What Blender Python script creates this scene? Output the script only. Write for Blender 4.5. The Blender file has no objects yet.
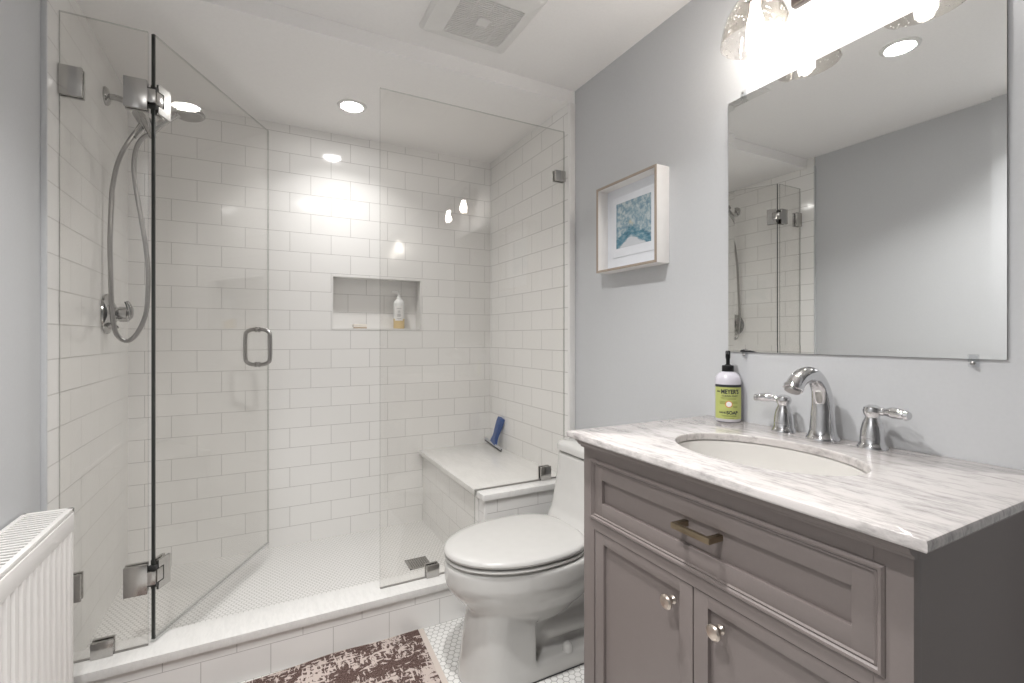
import bpy, bmesh, math, random
from mathutils import Vector, Matrix
random.seed(4)
S = bpy.context.scene
COL = S.collection
PI = math.pi

# ------------------------------------------------------------------ camera, world, exposure
cam_d = bpy.data.cameras.new('camera'); cam = bpy.data.objects.new('camera', cam_d); COL.objects.link(cam)
cam.location = (0, 0, 1.1279); cam.rotation_euler = (PI/2, 0, -math.radians(27.765))
cam_d.sensor_width = 36; cam_d.lens = 475.81*36/1024; cam_d.shift_y = -4.43/1024
cam_d.clip_start = .01
S.camera = cam
W = bpy.data.worlds.new('world'); S.world = W; W.use_nodes = True
W.node_tree.nodes['Background'].inputs[0].default_value = (.8, .85, .9, 1)
W.node_tree.nodes['Background'].inputs[1].default_value = .3
vs = S.view_settings
vs.view_transform = 'Standard'; vs.look = 'None'; vs.gamma = 1; vs.use_curve_mapping = False
vs.exposure = 1.1
LENS = 30.0       # radiance of the visible lamp lens
CAN_W = (1.5, 5.2, 6.0)   # watts of the downlights: shower, room, added unseen fill
BULB = 70.0      # radiance of the vanity bulbs

# ------------------------------------------------------------------ measured layout (metres)
XR, XT, XL, XW = 1.2806, 1.2504, -.5249, -.537    # painted right wall, tiled right wall, tiled left wall, painted left wall
YS, YB, YG, YC = 1.8088, 2.6649, 1.8525, 1.7775   # soffit, shower back wall, glass line, curb front
ZC, ZS, ZF, ZB, ZK, ZG = 2.262, 2.2039, .0743, .4788, .1621, 2.0844
CH = .876                                        # counter height

# ------------------------------------------------------------------ materials
def mat(name):
    m = bpy.data.materials.new(name); m.use_nodes = True
    nt = m.node_tree
    return m, nt, nt.nodes, nt.links, nt.nodes['Principled BSDF']
def setp(p, color=None, rough=None, metal=None, spec=None, coat=None):
    if color: p.inputs['Base Color'].default_value = (*color, 1)
    if rough is not None: p.inputs['Roughness'].default_value = rough
    if metal is not None: p.inputs['Metallic'].default_value = metal
    if spec is not None: p.inputs['Specular IOR Level'].default_value = spec
    if coat is not None: p.inputs['Coat Weight'].default_value = coat
def math_n(N, L, op, a, b=None, c=None):
    n = N.new('ShaderNodeMath'); n.operation = op
    for i, x in enumerate((a, b, c)):
        if x is None: continue
        if isinstance(x, (int, float)): n.inputs[i].default_value = x
        else: L.new(x, n.inputs[i])
    return n.outputs[0]
def vmath(N, L, op, a, b=None):
    n = N.new('ShaderNodeVectorMath'); n.operation = op
    for i, x in enumerate((a, b)):
        if x is None: continue
        if isinstance(x, tuple): n.inputs[i].default_value = x
        else: L.new(x, n.inputs[i])
    return n
def coord(N): return N.new('ShaderNodeTexCoord').outputs['Object']
def noise(N, L, vec, scale, detail=2, rough=.5):
    n = N.new('ShaderNodeTexNoise'); n.inputs['Scale'].default_value = scale
    n.inputs['Detail'].default_value = detail; n.inputs['Roughness'].default_value = rough
    if vec is not None: L.new(vec, n.inputs['Vector'])
    return n.outputs['Fac']
def mapping(N, L, vec, loc=(0,0,0), rot=(0,0,0), scale=(1,1,1)):
    n = N.new('ShaderNodeMapping'); n.inputs[1].default_value = loc; n.inputs[2].default_value = rot; n.inputs[3].default_value = scale
    L.new(vec, n.inputs[0]); return n.outputs[0]
def ramp(N, L, fac, stops):
    r = N.new('ShaderNodeValToRGB'); e = r.color_ramp.elements
    while len(e) < len(stops): e.new(.5)
    for i, (p, c) in enumerate(stops): e[i].position = p; e[i].color = (*c, 1)
    L.new(fac, r.inputs[0]); return r.outputs[0]
def mixc(N, L, fac, a, b):
    n = N.new('ShaderNodeMix'); n.data_type = 'RGBA'
    if isinstance(fac, (int, float)): n.inputs[0].default_value = fac
    else: L.new(fac, n.inputs[0])
    for i, x in ((6, a), (7, b)):
        if isinstance(x, tuple): n.inputs[i].default_value = (*x, 1)
        else: L.new(x, n.inputs[i])
    return n.outputs[2]
def bump(N, L, p, h, strength, dist):
    b = N.new('ShaderNodeBump'); b.inputs['Strength'].default_value = strength; b.inputs['Distance'].default_value = dist
    L.new(h, b.inputs['Height']); L.new(b.outputs[0], p.inputs['Normal'])

def simple(name, color, rough=.5, metal=0, spec=.5, coat=0, bscale=0, bstr=0, bdist=.001):
    m, nt, N, L, p = mat(name); setp(p, color, rough, metal, spec, coat)
    c = coord(N)
    f = noise(N, L, c, bscale or 30, 3)
    k = .03 if not metal else .015
    col = mixc(N, L, f, tuple(x*(1-k) for x in color), tuple(min(1, x*(1+k)) for x in color))
    L.new(col, p.inputs['Base Color'])
    if bstr: bump(N, L, p, f, bstr, bdist)
    return m

TILE = (.88, .868, .848); GROUT = (.50, .485, .465)
def tile_mat(name, axis, u0, z0, w=.1975, h=.0998, mortar=.0012):
    m, nt, N, L, p = mat(name)
    c = coord(N); s = N.new('ShaderNodeSeparateXYZ'); L.new(c, s.inputs[0])
    u = math_n(N, L, 'ADD', s.outputs['X' if axis == 'X' else 'Y'], -u0+.5*w)
    z = math_n(N, L, 'ADD', s.outputs['Z'], -z0)
    k = N.new('ShaderNodeCombineXYZ'); L.new(u, k.inputs[0]); L.new(z, k.inputs[1])
    b = N.new('ShaderNodeTexBrick'); L.new(k.outputs[0], b.inputs['Vector'])
    b.offset = .5; b.offset_frequency = 2; b.squash = 1
    b.inputs['Scale'].default_value = 1; b.inputs['Mortar Size'].default_value = mortar
    b.inputs['Mortar Smooth'].default_value = .25; b.inputs['Bias'].default_value = 0
    b.inputs['Brick Width'].default_value = w; b.inputs['Row Height'].default_value = h
    b.inputs['Color1'].default_value = (*TILE, 1); b.inputs['Color2'].default_value = (*[x*.975 for x in TILE], 1)
    b.inputs['Mortar'].default_value = (*GROUT, 1)
    L.new(b.outputs['Color'], p.inputs['Base Color'])
    r = math_n(N, L, 'MULTIPLY_ADD', b.outputs['Fac'], .6, .1); L.new(r, p.inputs['Roughness'])
    wv = noise(N, L, c, 11, 2)
    hgt = math_n(N, L, 'SUBTRACT', math_n(N, L, 'MULTIPLY', wv, 1.2), b.outputs['Fac'])
    bump(N, L, p, hgt, .35, .0015)
    return m
def hex_mat(name, size, rot=0.0, grout=.06, gcol=(.60, .59, .57), tcol=(.80, .79, .77)):
    m, nt, N, L, p = mat(name)
    c = mapping(N, L, coord(N), loc=(50, 50, 0), rot=(0, 0, rot), scale=(1/size, 1/size, 0))
    s = (1., 1.7320508, 1.); hs = (.5, .8660254, .5)
    a = vmath(N, L, 'SUBTRACT', vmath(N, L, 'MODULO', c, s).outputs[0], hs).outputs[0]
    b = vmath(N, L, 'SUBTRACT', vmath(N, L, 'MODULO', vmath(N, L, 'ADD', c, hs).outputs[0], s).outputs[0], hs).outputs[0]
    def hd(v):
        q = N.new('ShaderNodeSeparateXYZ'); L.new(vmath(N, L, 'ABSOLUTE', v).outputs[0], q.inputs[0])
        return math_n(N, L, 'MAXIMUM', q.outputs[0], math_n(N, L, 'ADD', math_n(N, L, 'MULTIPLY', q.outputs[0], .5), math_n(N, L, 'MULTIPLY', q.outputs[1], .8660254)))
    d = math_n(N, L, 'MINIMUM', hd(a), hd(b))
    mr = N.new('ShaderNodeMapRange'); L.new(d, mr.inputs[0]); mr.inputs[1].default_value = .5-grout-.03; mr.inputs[2].default_value = .5-grout+.02
    L.new(mixc(N, L, mr.outputs[0], tcol, gcol), p.inputs['Base Color'])
    L.new(math_n(N, L, 'MULTIPLY_ADD', mr.outputs[0], .5, .25), p.inputs['Roughness'])
    bump(N, L, p, math_n(N, L, 'SUBTRACT', 1.0, mr.outputs[0]), .4, .001)
    return m
def marble_mat(name, base=(.61, .575, .56), vein=(.25, .225, .225), strength=1.2, rough=.12):
    m, nt, N, L, p = mat(name); setp(p, base, rough)
    c = coord(N)
    v = mapping(N, L, c, rot=(0, 0, math.radians(17)), scale=(58, 12, 36))
    n1 = noise(N, L, v, 1.0, 7, .68)
    v2 = mapping(N, L, c, rot=(0, 0, math.radians(12)), scale=(170, 42, 80))
    n2 = noise(N, L, v2, 1.0, 5, .65)
    v3 = noise(N, L, mapping(N, L, c, rot=(0, 0, math.radians(20)), scale=(11, 4, 8)), 1.0, 3)
    f = math_n(N, L, 'ADD', math_n(N, L, 'MULTIPLY', n1, .65), math_n(N, L, 'MULTIPLY', n2, .35))
    f = math_n(N, L, 'ADD', f, math_n(N, L, 'MULTIPLY_ADD', v3, .22, -.11))
    mid = tuple(b*(1-.22*strength) for b in base)
    dk = tuple(b*(1-.75*strength)+q*.75*strength for b, q in zip(base, vein))
    L.new(ramp(N, L, f, ((.32, dk), (.42, mid), (.53, base), (1, tuple(min(1, x*1.05) for x in base)))), p.inputs['Base Color'])
    return m
def glass_mat(name, tint=(.985, .982, .975), seeds=False, rough=0.0):
    m, nt, N, L, p = mat(name); N.remove(p); out = N['Material Output']
    t = N.new('ShaderNodeBsdfTransparent'); t.inputs[0].default_value = (*tint, 1)
    g = N.new('ShaderNodeBsdfGlossy'); g.inputs['Roughness'].default_value = rough
    fr = N.new('ShaderNodeFresnel'); ge = N.new('ShaderNodeNewGeometry')
    io = math_n(N, L, 'MULTIPLY_ADD', ge.outputs['Backfacing'], 1/1.5-1.5, 1.5); L.new(io, fr.inputs['IOR'])
    mx = N.new('ShaderNodeMixShader'); L.new(t.outputs[0], mx.inputs[1]); L.new(g.outputs[0], mx.inputs[2])
    fac = fr.outputs[0]
    if seeds:
        vo = N.new('ShaderNodeTexVoronoi'); vo.inputs['Scale'].default_value = 110; L.new(coord(N), vo.inputs['Vector'])
        sel = math_n(N, L, 'LESS_THAN', vo.outputs['Distance'], .22)
        cs = N.new('ShaderNodeSeparateColor'); L.new(vo.outputs['Color'], cs.inputs[0])
        sel = math_n(N, L, 'MULTIPLY', sel, math_n(N, L, 'GREATER_THAN', cs.outputs[0], .55))
        fac = math_n(N, L, 'ADD', math_n(N, L, 'ADD', fac, math_n(N, L, 'MULTIPLY', sel, .15)), .02)
        tl_ = N.new('ShaderNodeBsdfTranslucent'); tl_.inputs[0].default_value = (.9, .9, .88, 1)
        m2 = N.new('ShaderNodeMixShader'); L.new(math_n(N, L, 'MULTIPLY', sel, .55), m2.inputs[0]); L.new(t.outputs[0], m2.inputs[1]); L.new(tl_.outputs[0], m2.inputs[2]); L.new(m2.outputs[0], mx.inputs[1])
        b = N.new('ShaderNodeBump'); b.inputs['Strength'].default_value = .5; b.inputs['Distance'].default_value = .002
        L.new(sel, b.inputs['Height']); L.new(b.outputs[0], g.inputs['Normal'])
    L.new(fac, mx.inputs[0]); L.new(mx.outputs[0], out.inputs[0])
    return m
def emit_mat(name, color, strength):
    m, nt, N, L, p = mat(name); setp(p, (.8, .8, .8))
    p.inputs['Emission Color'].default_value = (*color, 1); p.inputs['Emission Strength'].default_value = strength
    return m
def rug_mat():
    m, nt, N, L, p = mat('rug_weave'); setp(p, rough=.95, spec=.1)
    c = coord(N)
    a = noise(N, L, mapping(N, L, c, scale=(30, 85, 1)), 1, 3, .6)
    b = noise(N, L, mapping(N, L, c, loc=(3, 7, 0), scale=(105, 28, 1)), 1, 3, .6)
    d = noise(N, L, mapping(N, L, c, loc=(9, 1, 0), scale=(12, 12, 1)), 1, 2)
    f = math_n(N, L, 'MAXIMUM', math_n(N, L, 'MULTIPLY', a, 1.0), math_n(N, L, 'MULTIPLY', b, 1.0))
    f = math_n(N, L, 'ADD', f, math_n(N, L, 'MULTIPLY_ADD', d, .5, -.25))
    th = noise(N, L, mapping(N, L, c, scale=(500, 160, 1)), 1, 2)
    br = mixc(N, L, ramp(N, L, th, ((.38, (0,0,0)), (.62, (1,1,1)))), (.05, .03, .027), (.19, .13, .115))
    L.new(mixc(N, L, ramp(N, L, f, ((.56, (0,0,0)), (.575, (1,1,1)))), br, (.56, .48, .44)), p.inputs['Base Color'])
    bump(N, L, p, th, .8, .002)
    return m
def art_mat():
    m, nt, N, L, p = mat('seascape_print'); setp(p, rough=.6)
    c = coord(N); s = N.new('ShaderNodeSeparateXYZ'); L.new(c, s.inputs[0])
    yc, zc = 0.012, 0.178          # object space: origin at the frame's foot centre
    dy = math_n(N, L, 'ABSOLUTE', math_n(N, L, 'ADD', s.outputs['Y'], -yc))
    zz = math_n(N, L, 'ADD', s.outputs['Z'], -zc)
    n1 = noise(N, L, mapping(N, L, c, scale=(1, 45, 45)), 1, 6, .7)
    n2 = noise(N, L, mapping(N, L, c, loc=(2, 5, 1), scale=(1, 22, 60)), 1, 5, .65)
    ridge = math_n(N, L, 'ADD', zz, math_n(N, L, 'MULTIPLY_ADD', dy, .55, math_n(N, L, 'MULTIPLY_ADD', n2, .05, -.02)))
    sky = ramp(N, L, n1, ((.3, (.10, .20, .30)), (.48, (.27, .38, .44)), (.6, (.55, .60, .60)), (.75, (.30, .42, .50))))
    sea = ramp(N, L, n2, ((.3, (.03, .10, .15)), (.5, (.10, .24, .32)), (.66, (.35, .46, .50))))
    fa = N.new('ShaderNodeMapRange'); L.new(ridge, fa.inputs[0]); fa.inputs[1].default_value = -.004; fa.inputs[2].default_value = .008
    col = mixc(N, L, fa.outputs[0], sea, sky)
    wh = N.new('ShaderNodeMapRange'); L.new(ridge, wh.inputs[0]); wh.inputs[1].default_value = -.034; wh.inputs[2].default_value = -.042
    col = mixc(N, L, wh.outputs[0], col, (.62, .64, .67))
    r2 = math_n(N, L, 'ADD', math_n(N, L, 'POWER', dy, 2.0), math_n(N, L, 'POWER', math_n(N, L, 'ABSOLUTE', math_n(N, L, 'ADD', zz, -.004)), 2.0))
    sp = N.new('ShaderNodeMapRange'); L.new(math_n(N, L, 'ADD', r2, math_n(N, L, 'MULTIPLY', n1, .0018)), sp.inputs[0]); sp.inputs[1].default_value = .0011; sp.inputs[2].default_value = .0007
    col = mixc(N, L, sp.outputs[0], col, (.68, .60, .40))
    L.new(col, p.inputs['Base Color']); return m

M = {}
M['tile_back'] = tile_mat('white_subway_tile_back', 'X', -.3665, 1.4637)
M['tile_side'] = tile_mat('white_subway_tile_side', 'Y', 2.055, 1.4637, mortar=.0016)
M['tile_left'] = tile_mat('white_subway_tile_left', 'Y', 2.146, 1.4637, mortar=.0016)
M['tile_curb'] = tile_mat('white_subway_tile_curb', 'X', .5215, .1001, h=.0998)
M['tile_bench_front'] = tile_mat('white_subway_tile_bench_front', 'X', 1.028, .396)
M['tile_bench_side'] = tile_mat('white_subway_tile_bench_side', 'Y', 2.10, .3600, mortar=.0014)
M['hex'] = hex_mat('white_hexagon_mosaic', .0231, grout=.065, gcol=(.42, .41, .39))
M['hex_shower'] = hex_mat('white_hexagon_mosaic_shower', .0175, grout=.075, gcol=(.46, .45, .43))
M['paint'] = simple('grey_blue_wall_paint', (.56, .568, .58), .55, bscale=140, bstr=.08)
M['ceil'] = simple('white_ceiling_paint', (.90, .885, .87), .8, bscale=100, bstr=.05)
M['trim'] = simple('white_trim_paint', (.80, .79, .77), .35)
M['quartz'] = marble_mat('white_quartz', (.80, .79, .77), (.6, .6, .59), .25, .2)
M['marble'] = marble_mat('white_grey_marble')
M['porcelain'] = simple('white_porcelain', (.60, .59, .57), .08, coat=.3)
M['basin'] = simple('warm_white_basin', (.66, .64, .61), .1, coat=.3)
M['plastic'] = simple('white_plastic', (.76, .75, .73), .3)
M['seat'] = simple('white_seat_plastic', (.57, .56, .54), .25)
M['enamel'] = simple('white_radiator_enamel', (.80, .78, .76), .35)
M['darkslot'] = simple('dark_grey_duct', (.30, .29, .28), .8)  # dark grey of the vent backing and the convector fins
M['vanity'] = simple('grey_taupe_cabinet_paint', (.205, .175, .166), .42, bscale=200, bstr=.03)
M['chrome'] = simple('polished_chrome', (.66, .66, .67), .07, 1)
M['hinge'] = simple('satin_chrome', (.50, .49, .475), .2, 1)
M['fitting'] = simple('shower_chrome', (.46, .455, .445), .1, 1)
M['steel'] = simple('brushed_steel', (.38, .37, .36), .3, 1)
M['nickel'] = simple('brushed_nickel', (.60, .53, .47), .28, 1)
M['brass'] = simple('antique_brass', (.30, .245, .17), .35, 1)
M['bronze'] = simple('dark_bronze', (.06, .05, .045), .35, .8)
M['glass'] = glass_mat('clear_shower_glass')
M['seed_glass'] = glass_mat('seeded_clear_glass', (.88, .865, .845), True)
M['clear'] = glass_mat('clear_plastic', (.95, .955, .96))
M['edge'] = glass_mat('glass_cut_edge', (.74, .75, .735))
M['edge_dark'] = simple('dark_glass_seal', (.035, .038, .035), .35)  # near-black seal along the door's hinge edge
M['black'] = simple('black_plastic', (.006, .006, .007), .4, spec=.25)
M['blade'] = simple('grey_aluminium', (.45, .46, .48), .35)
M['rubber'] = simple('dark_rubber', (.045, .045, .045), .6)
M['blue'] = simple('blue_plastic', (.010, .060, .235), .4)
M['pale_blue'] = simple('pale_blue_plastic', (.55, .63, .78), .4)
M['green'] = simple('lime_green_label', (.46, .50, .16), .5)
M['label_dark'] = simple('label_ink', (.02, .022, .03), .5)
M['label_mid'] = simple('label_fine_ink', (.16, .19, .05), .6)
M['soap'] = simple('lavender_clear_soap', (.60, .58, .64), .2, coat=.5)
M['paper'] = simple('white_paper', (.82, .81, .79), .8)
M['orange'] = simple('orange_ring_ink', (.65, .22, .06), .6)
M['mat_board'] = simple('white_mat_board', (.80, .82, .86), .9)
M['frame_white'] = simple('white_frame_paint', (.82, .80, .78), .45)
M['frame_edge'] = simple('silver_leaf_frame_edge', (.40, .33, .27), .5, .3, bscale=400, bstr=.4)
M['art'] = art_mat()
M['bottle_white'] = simple('translucent_white_plastic', (.83, .83, .82), .25)
M['amber'] = simple('amber_liquid', (.75, .58, .32), .25)
M['tan'] = simple('tan_wood', (.55, .38, .22), .6)
M['cream'] = simple('cream_soap', (.82, .77, .70), .5)
M['rug'] = rug_mat()
M['rug_binding'] = simple('cream_rug_binding', (.60, .53, .48), .95, bscale=400, bstr=.5)
M['lens'] = emit_mat('ceiling_lamp_lens', (1, .985, .97), LENS)
M['bulb'] = emit_mat('warm_bulb', (1, .972, .942), BULB)
m, nt, N, L, p = mat('mirror_silver'); setp(p, (.86, .87, .865), 0.0, 1); M['mirror'] = m

# ------------------------------------------------------------------ mesh helpers (all in world coordinates)
class B:
    def __init__(s): s.bm = bmesh.new(); s.mi = 0
    def _merge(s, b):
        me = bpy.data.meshes.new('t'); b.to_mesh(me); b.free()
        n = len(s.bm.faces); s.bm.from_mesh(me); bpy.data.meshes.remove(me)
        if s.mi:
            s.bm.faces.ensure_lookup_table()
            for f in s.bm.faces[n:]: f.material_index = s.mi
        return s
    def box(s, x0, x1, y0, y1, z0, z1, bev=0, seg=2, mtx=None):
        b = bmesh.new(); bmesh.ops.create_cube(b, size=1)
        for v in b.verts:
            v.co = Vector((x0+(v.co.x+.5)*(x1-x0), y0+(v.co.y+.5)*(y1-y0), z0+(v.co.z+.5)*(z1-z0)))
        if bev: bmesh.ops.bevel(b, geom=b.edges[:], offset=bev, segments=seg, profile=.6, affect='EDGES')
        if mtx: bmesh.ops.transform(b, matrix=mtx, verts=b.verts)
        return s._merge(b)
    def loft(s, rings, cap=True, closed=False):
        b = bmesh.new(); R = [[b.verts.new(p) for p in r] for r in rings]
        n = len(R[0]); m = len(R)
        for i in range(m if closed else m-1):
            a, c = R[i], R[(i+1) % m]
            for j in range(n):
                try: b.faces.new((a[j], a[(j+1) % n], c[(j+1) % n], c[j]))
                except ValueError: pass
        if cap and not closed:
            b.faces.new(list(reversed(R[0]))); b.faces.new(R[-1])
        bmesh.ops.recalc_face_normals(b, faces=b.faces)
        return s._merge(b)
    def lathe(s, prof, base=(0,0,0), axis=(0,0,1), n=32, cap=True):
        q = Vector((0,0,1)).rotation_difference(Vector(axis).normalized()).to_matrix()
        o = Vector(base)
        rings = [[o + q @ Vector((max(r, 1e-4)*math.cos(2*PI*k/n), max(r, 1e-4)*math.sin(2*PI*k/n), h)) for k in range(n)] for r, h in prof]
        return s.loft(rings, cap)
    def shell(s, prof, base, axis=(0,0,1), n=40):
        q = Vector((0,0,1)).rotation_difference(Vector(axis).normalized()).to_matrix(); o = Vector(base)
        rings = [[o + q @ Vector((r*math.cos(2*PI*k/n), r*math.sin(2*PI*k/n), h)) for k in range(n)] for r, h in prof]
        return s.loft(rings, closed=True)
    def cyl(s, p0, p1, r0, r1=None, n=24, bev=0):
        p0, p1 = Vector(p0), Vector(p1); r1 = r0 if r1 is None else r1; l = (p1-p0).length
        pr = [(r0, 0), (r1, l)] if not bev else [(r0-bev, 0), (r0, bev), (r1, l-bev), (r1-bev, l)]
        return s.lathe(pr, p0, p1-p0, n)
    def tube(s, pts, rad, n=12, smooth=6, sy=1.0, cap=True):
        pts = [Vector(p) for p in pts]
        rad = rad if isinstance(rad, (list, tuple)) else [rad]*len(pts)
        P, Rr = [], []
        m = len(pts)
        for i in range(m-1):                                  # Catmull-Rom
            a, b_, c, d = pts[max(i-1, 0)], pts[i], pts[i+1], pts[min(i+2, m-1)]
            for k in range(smooth):
                t = k/smooth
                P.append(.5*((2*b_)+(c-a)*t+(2*a-5*b_+4*c-d)*t*t+(3*b_-a-3*c+d)*t**3)); Rr.append(rad[i]*(1-t)+rad[i+1]*t)
        P.append(pts[-1]); Rr.append(rad[-1])
        rings = []; up = None
        for i, q in enumerate(P):
            t = (P[min(i+1, len(P)-1)]-P[max(i-1, 0)]).normalized()
            if up is None:
                up = Vector((0, 1, 0)) if abs(t.y) < .9 else Vector((1, 0, 0))
            up = (up - t*up.dot(t)).normalized(); w = t.cross(up)
            rings.append([q + Rr[i]*(math.cos(2*PI*k/n)*up*sy + math.sin(2*PI*k/n)*w) for k in range(n)])
        return s.loft(rings, cap)
    def prism(s, poly, axis, a0, a1):                         # poly: 2D points; axis 'X' (y,z), 'Y' (x,z), 'Z' (x,y)
        f = {'X': lambda p, a: (a, p[0], p[1]), 'Y': lambda p, a: (p[0], a, p[1]), 'Z': lambda p, a: (p[0], p[1], a)}[axis]
        return s.loft([[f(p, a0) for p in poly], [f(p, a1) for p in poly]])
    def sphere(s, c, r, sx=1, sy=1, sz=1, n=20):
        b = bmesh.new(); bmesh.ops.create_uvsphere(b, u_segments=n, v_segments=n//2, radius=r)
        for v in b.verts: v.co = Vector((v.co.x*sx, v.co.y*sy, v.co.z*sz))+Vector(c)
        return s._merge(b)
    def done(s, name, m, parent=None, smooth=30, weighted=False):
        off = world_loc(parent) if parent else Vector((0,0,0))
        me = bpy.data.meshes.new(name)
        for v in s.bm.verts: v.co -= off
        bmesh.ops.recalc_face_normals(s.bm, faces=s.bm.faces) if not weighted else None
        s.bm.to_mesh(me); s.bm.free()
        for k in (m if isinstance(m, (list, tuple)) else [m]): me.materials.append(M[k])
        if smooth:
            for q in me.polygons: q.use_smooth = True
            me.set_sharp_from_angle(angle=math.radians(smooth))
        o = bpy.data.objects.new(name, me); COL.objects.link(o)
        if parent: o.parent = parent
        return o
def world_loc(o):
    v = Vector((0,0,0))
    while o: v += o.location; o = o.parent
    return v
def thing(name, label, cat, loc, group=None):
    o = bpy.data.objects.new(name, None); COL.objects.link(o); o.location = loc; o.empty_display_size = .05
    o['label'] = label; o['category'] = cat
    if group: o['group'] = group
    return o
def tag(o, label, cat, group=None):
    o['label'] = label; o['category'] = cat
    if group: o['group'] = group
    return o
def recenter(o, loc):                 # move a one-mesh thing's origin to its base
    d = Vector(loc)
    for v in o.data.vertices: v.co -= d
    o.location = d
    return o
def struct(o, label=None):
    o['kind'] = 'structure'
    if label: o['label'] = label
    return o
def dup(root, delta, label):
    r = root.copy(); COL.objects.link(r); r.location = root.location + Vector(delta); r['label'] = label
    for ch in list(root.children):
        c = ch.copy(); COL.objects.link(c); c.parent = r
        for g in list(ch.children):
            d = g.copy(); COL.objects.link(d); d.parent = c
    return r

# ------------------------------------------------------------------ the room
Y0 = -2.4
struct(B().box(XW-.1, XR+.1, Y0-.1, 1.79, -.06, 0).done('floor', 'hex'), 'white hexagon mosaic bathroom floor')
struct(B().box(XL-.1, XT+.1, 1.86, YB+.1, .0, ZF).done('shower_floor', 'hex_shower'), 'small white mosaic shower floor')
struct(B().box(XW-.1, XW, Y0, 1.763, 0, ZC).done('wall_left', 'paint'), 'grey blue painted wall behind the radiator')
struct(B().box(XR, XR+.1, Y0, YS, 0, ZC).done('wall_right', 'paint'), 'grey blue painted wall with the mirror')
struct(B().box(XW-.1, XR+.1, Y0-.1, Y0, 0, ZC).done('wall_front', 'paint'), 'grey blue painted wall behind the camera')
struct(B().box(XW-.1, XR+.1, Y0-.1, YS, ZC, ZC+.06).done('ceiling', 'ceil'), 'white painted bathroom ceiling')
struct(B().box(XL-.12, XR+.1, YS, YB+.2, ZS, ZC+.06).done('shower_ceiling', 'ceil'), 'lower white ceiling over the shower')
struct(B().box(XL-.11, XL, 1.763, YB+.1, 0, ZS).done('wall_shower_left', 'tile_left'), 'white tiled shower wall with the fittings')
struct(B().box(XL-.11, XL, 1.763, YS, ZS, ZC).done('trim_2', 'trim'))
struct(B().box(XT, XR+.1, YS+.002, YB+.1, 0, ZS).done('wall_shower_right', 'tile_side'), 'white tiled shower wall above the bench')
# white edge strips where the tiled walls stand proud of the painted ones
struct(B().box(XT-.002, XR, YS-.004, YS+.012, ZK, ZS, .002).done('trim_1', 'trim'), 'white edge strip at the right end of the tile')
struct(B().box(XW, XL+.001, 1.7575, 1.7645, ZK, ZS, .001).done('trim_3', 'paint'), 'white edge strip at the left end of the tile')
# back wall with its niche
NX0, NX1, NZ0, NZ1, ND = .3330, .8090, 1.1735, 1.4512, .088
wb = B()
wb.box(XL-.1, NX0, YB, YB+.16, 0, ZS).box(NX1, XT+.1, YB, YB+.16, 0, ZS)
wb.box(NX0, NX1, YB, YB+.16, 0, NZ0).box(NX0, NX1, YB, YB+.16, NZ1, ZS).box(NX0, NX1, YB+ND, YB+.16, NZ0, NZ1)
struct(wb.done('wall_back', 'tile_back', smooth=0), 'white tiled back shower wall with a niche')
t = .006
nf = B().box(NX0-t, NX0+.002, YB-.002, YB+ND, NZ0-t, NZ1+t).box(NX1-.002, NX1+t, YB-.002, YB+ND, NZ0-t, NZ1+t)
nf.box(NX0, NX1, YB-.002, YB+ND, NZ0-t, NZ0+.002).box(NX0, NX1, YB-.002, YB+ND, NZ1-.002, NZ1+t)
struct(nf.done('trim_4', 'trim', smooth=0), 'white trim lining the shower niche')
# curb
struct(B().box(XL, 1.2504, 1.7885, 1.905, 0, .136).done('shower_curb', 'tile_curb', smooth=0), 'white tiled shower curb')
struct(B().box(XL, .815, YC, 1.917, .135, ZK, .001).done('shower_curb_cap', 'quartz', smooth=20), 'white stone cap of the shower curb')

# ------------------------------------------------------------------ bench
bench = thing('shower_bench', 'white tiled built-in shower bench with pale stone seat', 'bench', (1.03, 2.2, ZF))
B().box(.822, XT, 1.868, YB, ZF, ZB-.024).done('bench_base', 'tile_bench_side', bench, smooth=0)
B().box(.800, XT, 1.860, YB, ZB-.025, ZB, .001).done('seat_slab', 'quartz', bench, smooth=20)
lw = thing('low_wall', 'short tiled pony wall with stone cap behind the toilet', 'wall', (1.03, 1.81, 0))
o = B().box(.815, XT, 1.79, 1.846, ZK-.001, ZB-.024).done('wall_face', 'tile_bench_front', lw, smooth=0)
B().box(.8145, .826, 1.7885, 1.800, ZK, ZB-.024, .002).done('edge_strip', 'trim', lw)
B().box(.803, XT, YC, 1.846, ZB-.025, ZB, .001).done('cap_slab', 'quartz', lw, smooth=20)

# ------------------------------------------------------------------ shower glass
TH = .010
hx, hy = -.305, YG                     # door hinge line
ex, ey = .0265, 2.481                  # free edge of the opened door
dirv = Vector((ex-hx, ey-hy, 0)).normalized(); nrm = Vector((-dirv.y, dirv.x, 0))
def slab_glass(name, poly, parent, origin=(0, YG), d=(1, 0), edge='edge', edge_first=None):
    """poly in (s, z); s runs along d from origin; faces glass, rim faces in the edge material"""
    dx, dy = d; nx, ny = -dy, dx; b = bmesh.new()
    fr = [b.verts.new((origin[0]+dx*q[0]-nx*TH/2, origin[1]+dy*q[0]-ny*TH/2, q[1])) for q in poly]
    bk = [b.verts.new((origin[0]+dx*q[0]+nx*TH/2, origin[1]+dy*q[0]+ny*TH/2, q[1])) for q in poly]
    b.faces.new(fr); b.faces.new(list(reversed(bk)))
    n = len(poly)
    for i in range(n):
        f = b.faces.new((fr[i], bk[i], bk[(i+1) % n], fr[(i+1) % n])); f.material_index = 1
    bmesh.ops.recalc_face_normals(b, faces=b.faces)
    q = B(); q.bm = b
    return q.done(name, ['glass', edge], parent, smooth=0)
XE = -.3145
lp = thing('fixed_glass_panel', 'narrow fixed glass panel at the left side of the shower', 'glass panel', (-.42, YG, ZK))
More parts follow.
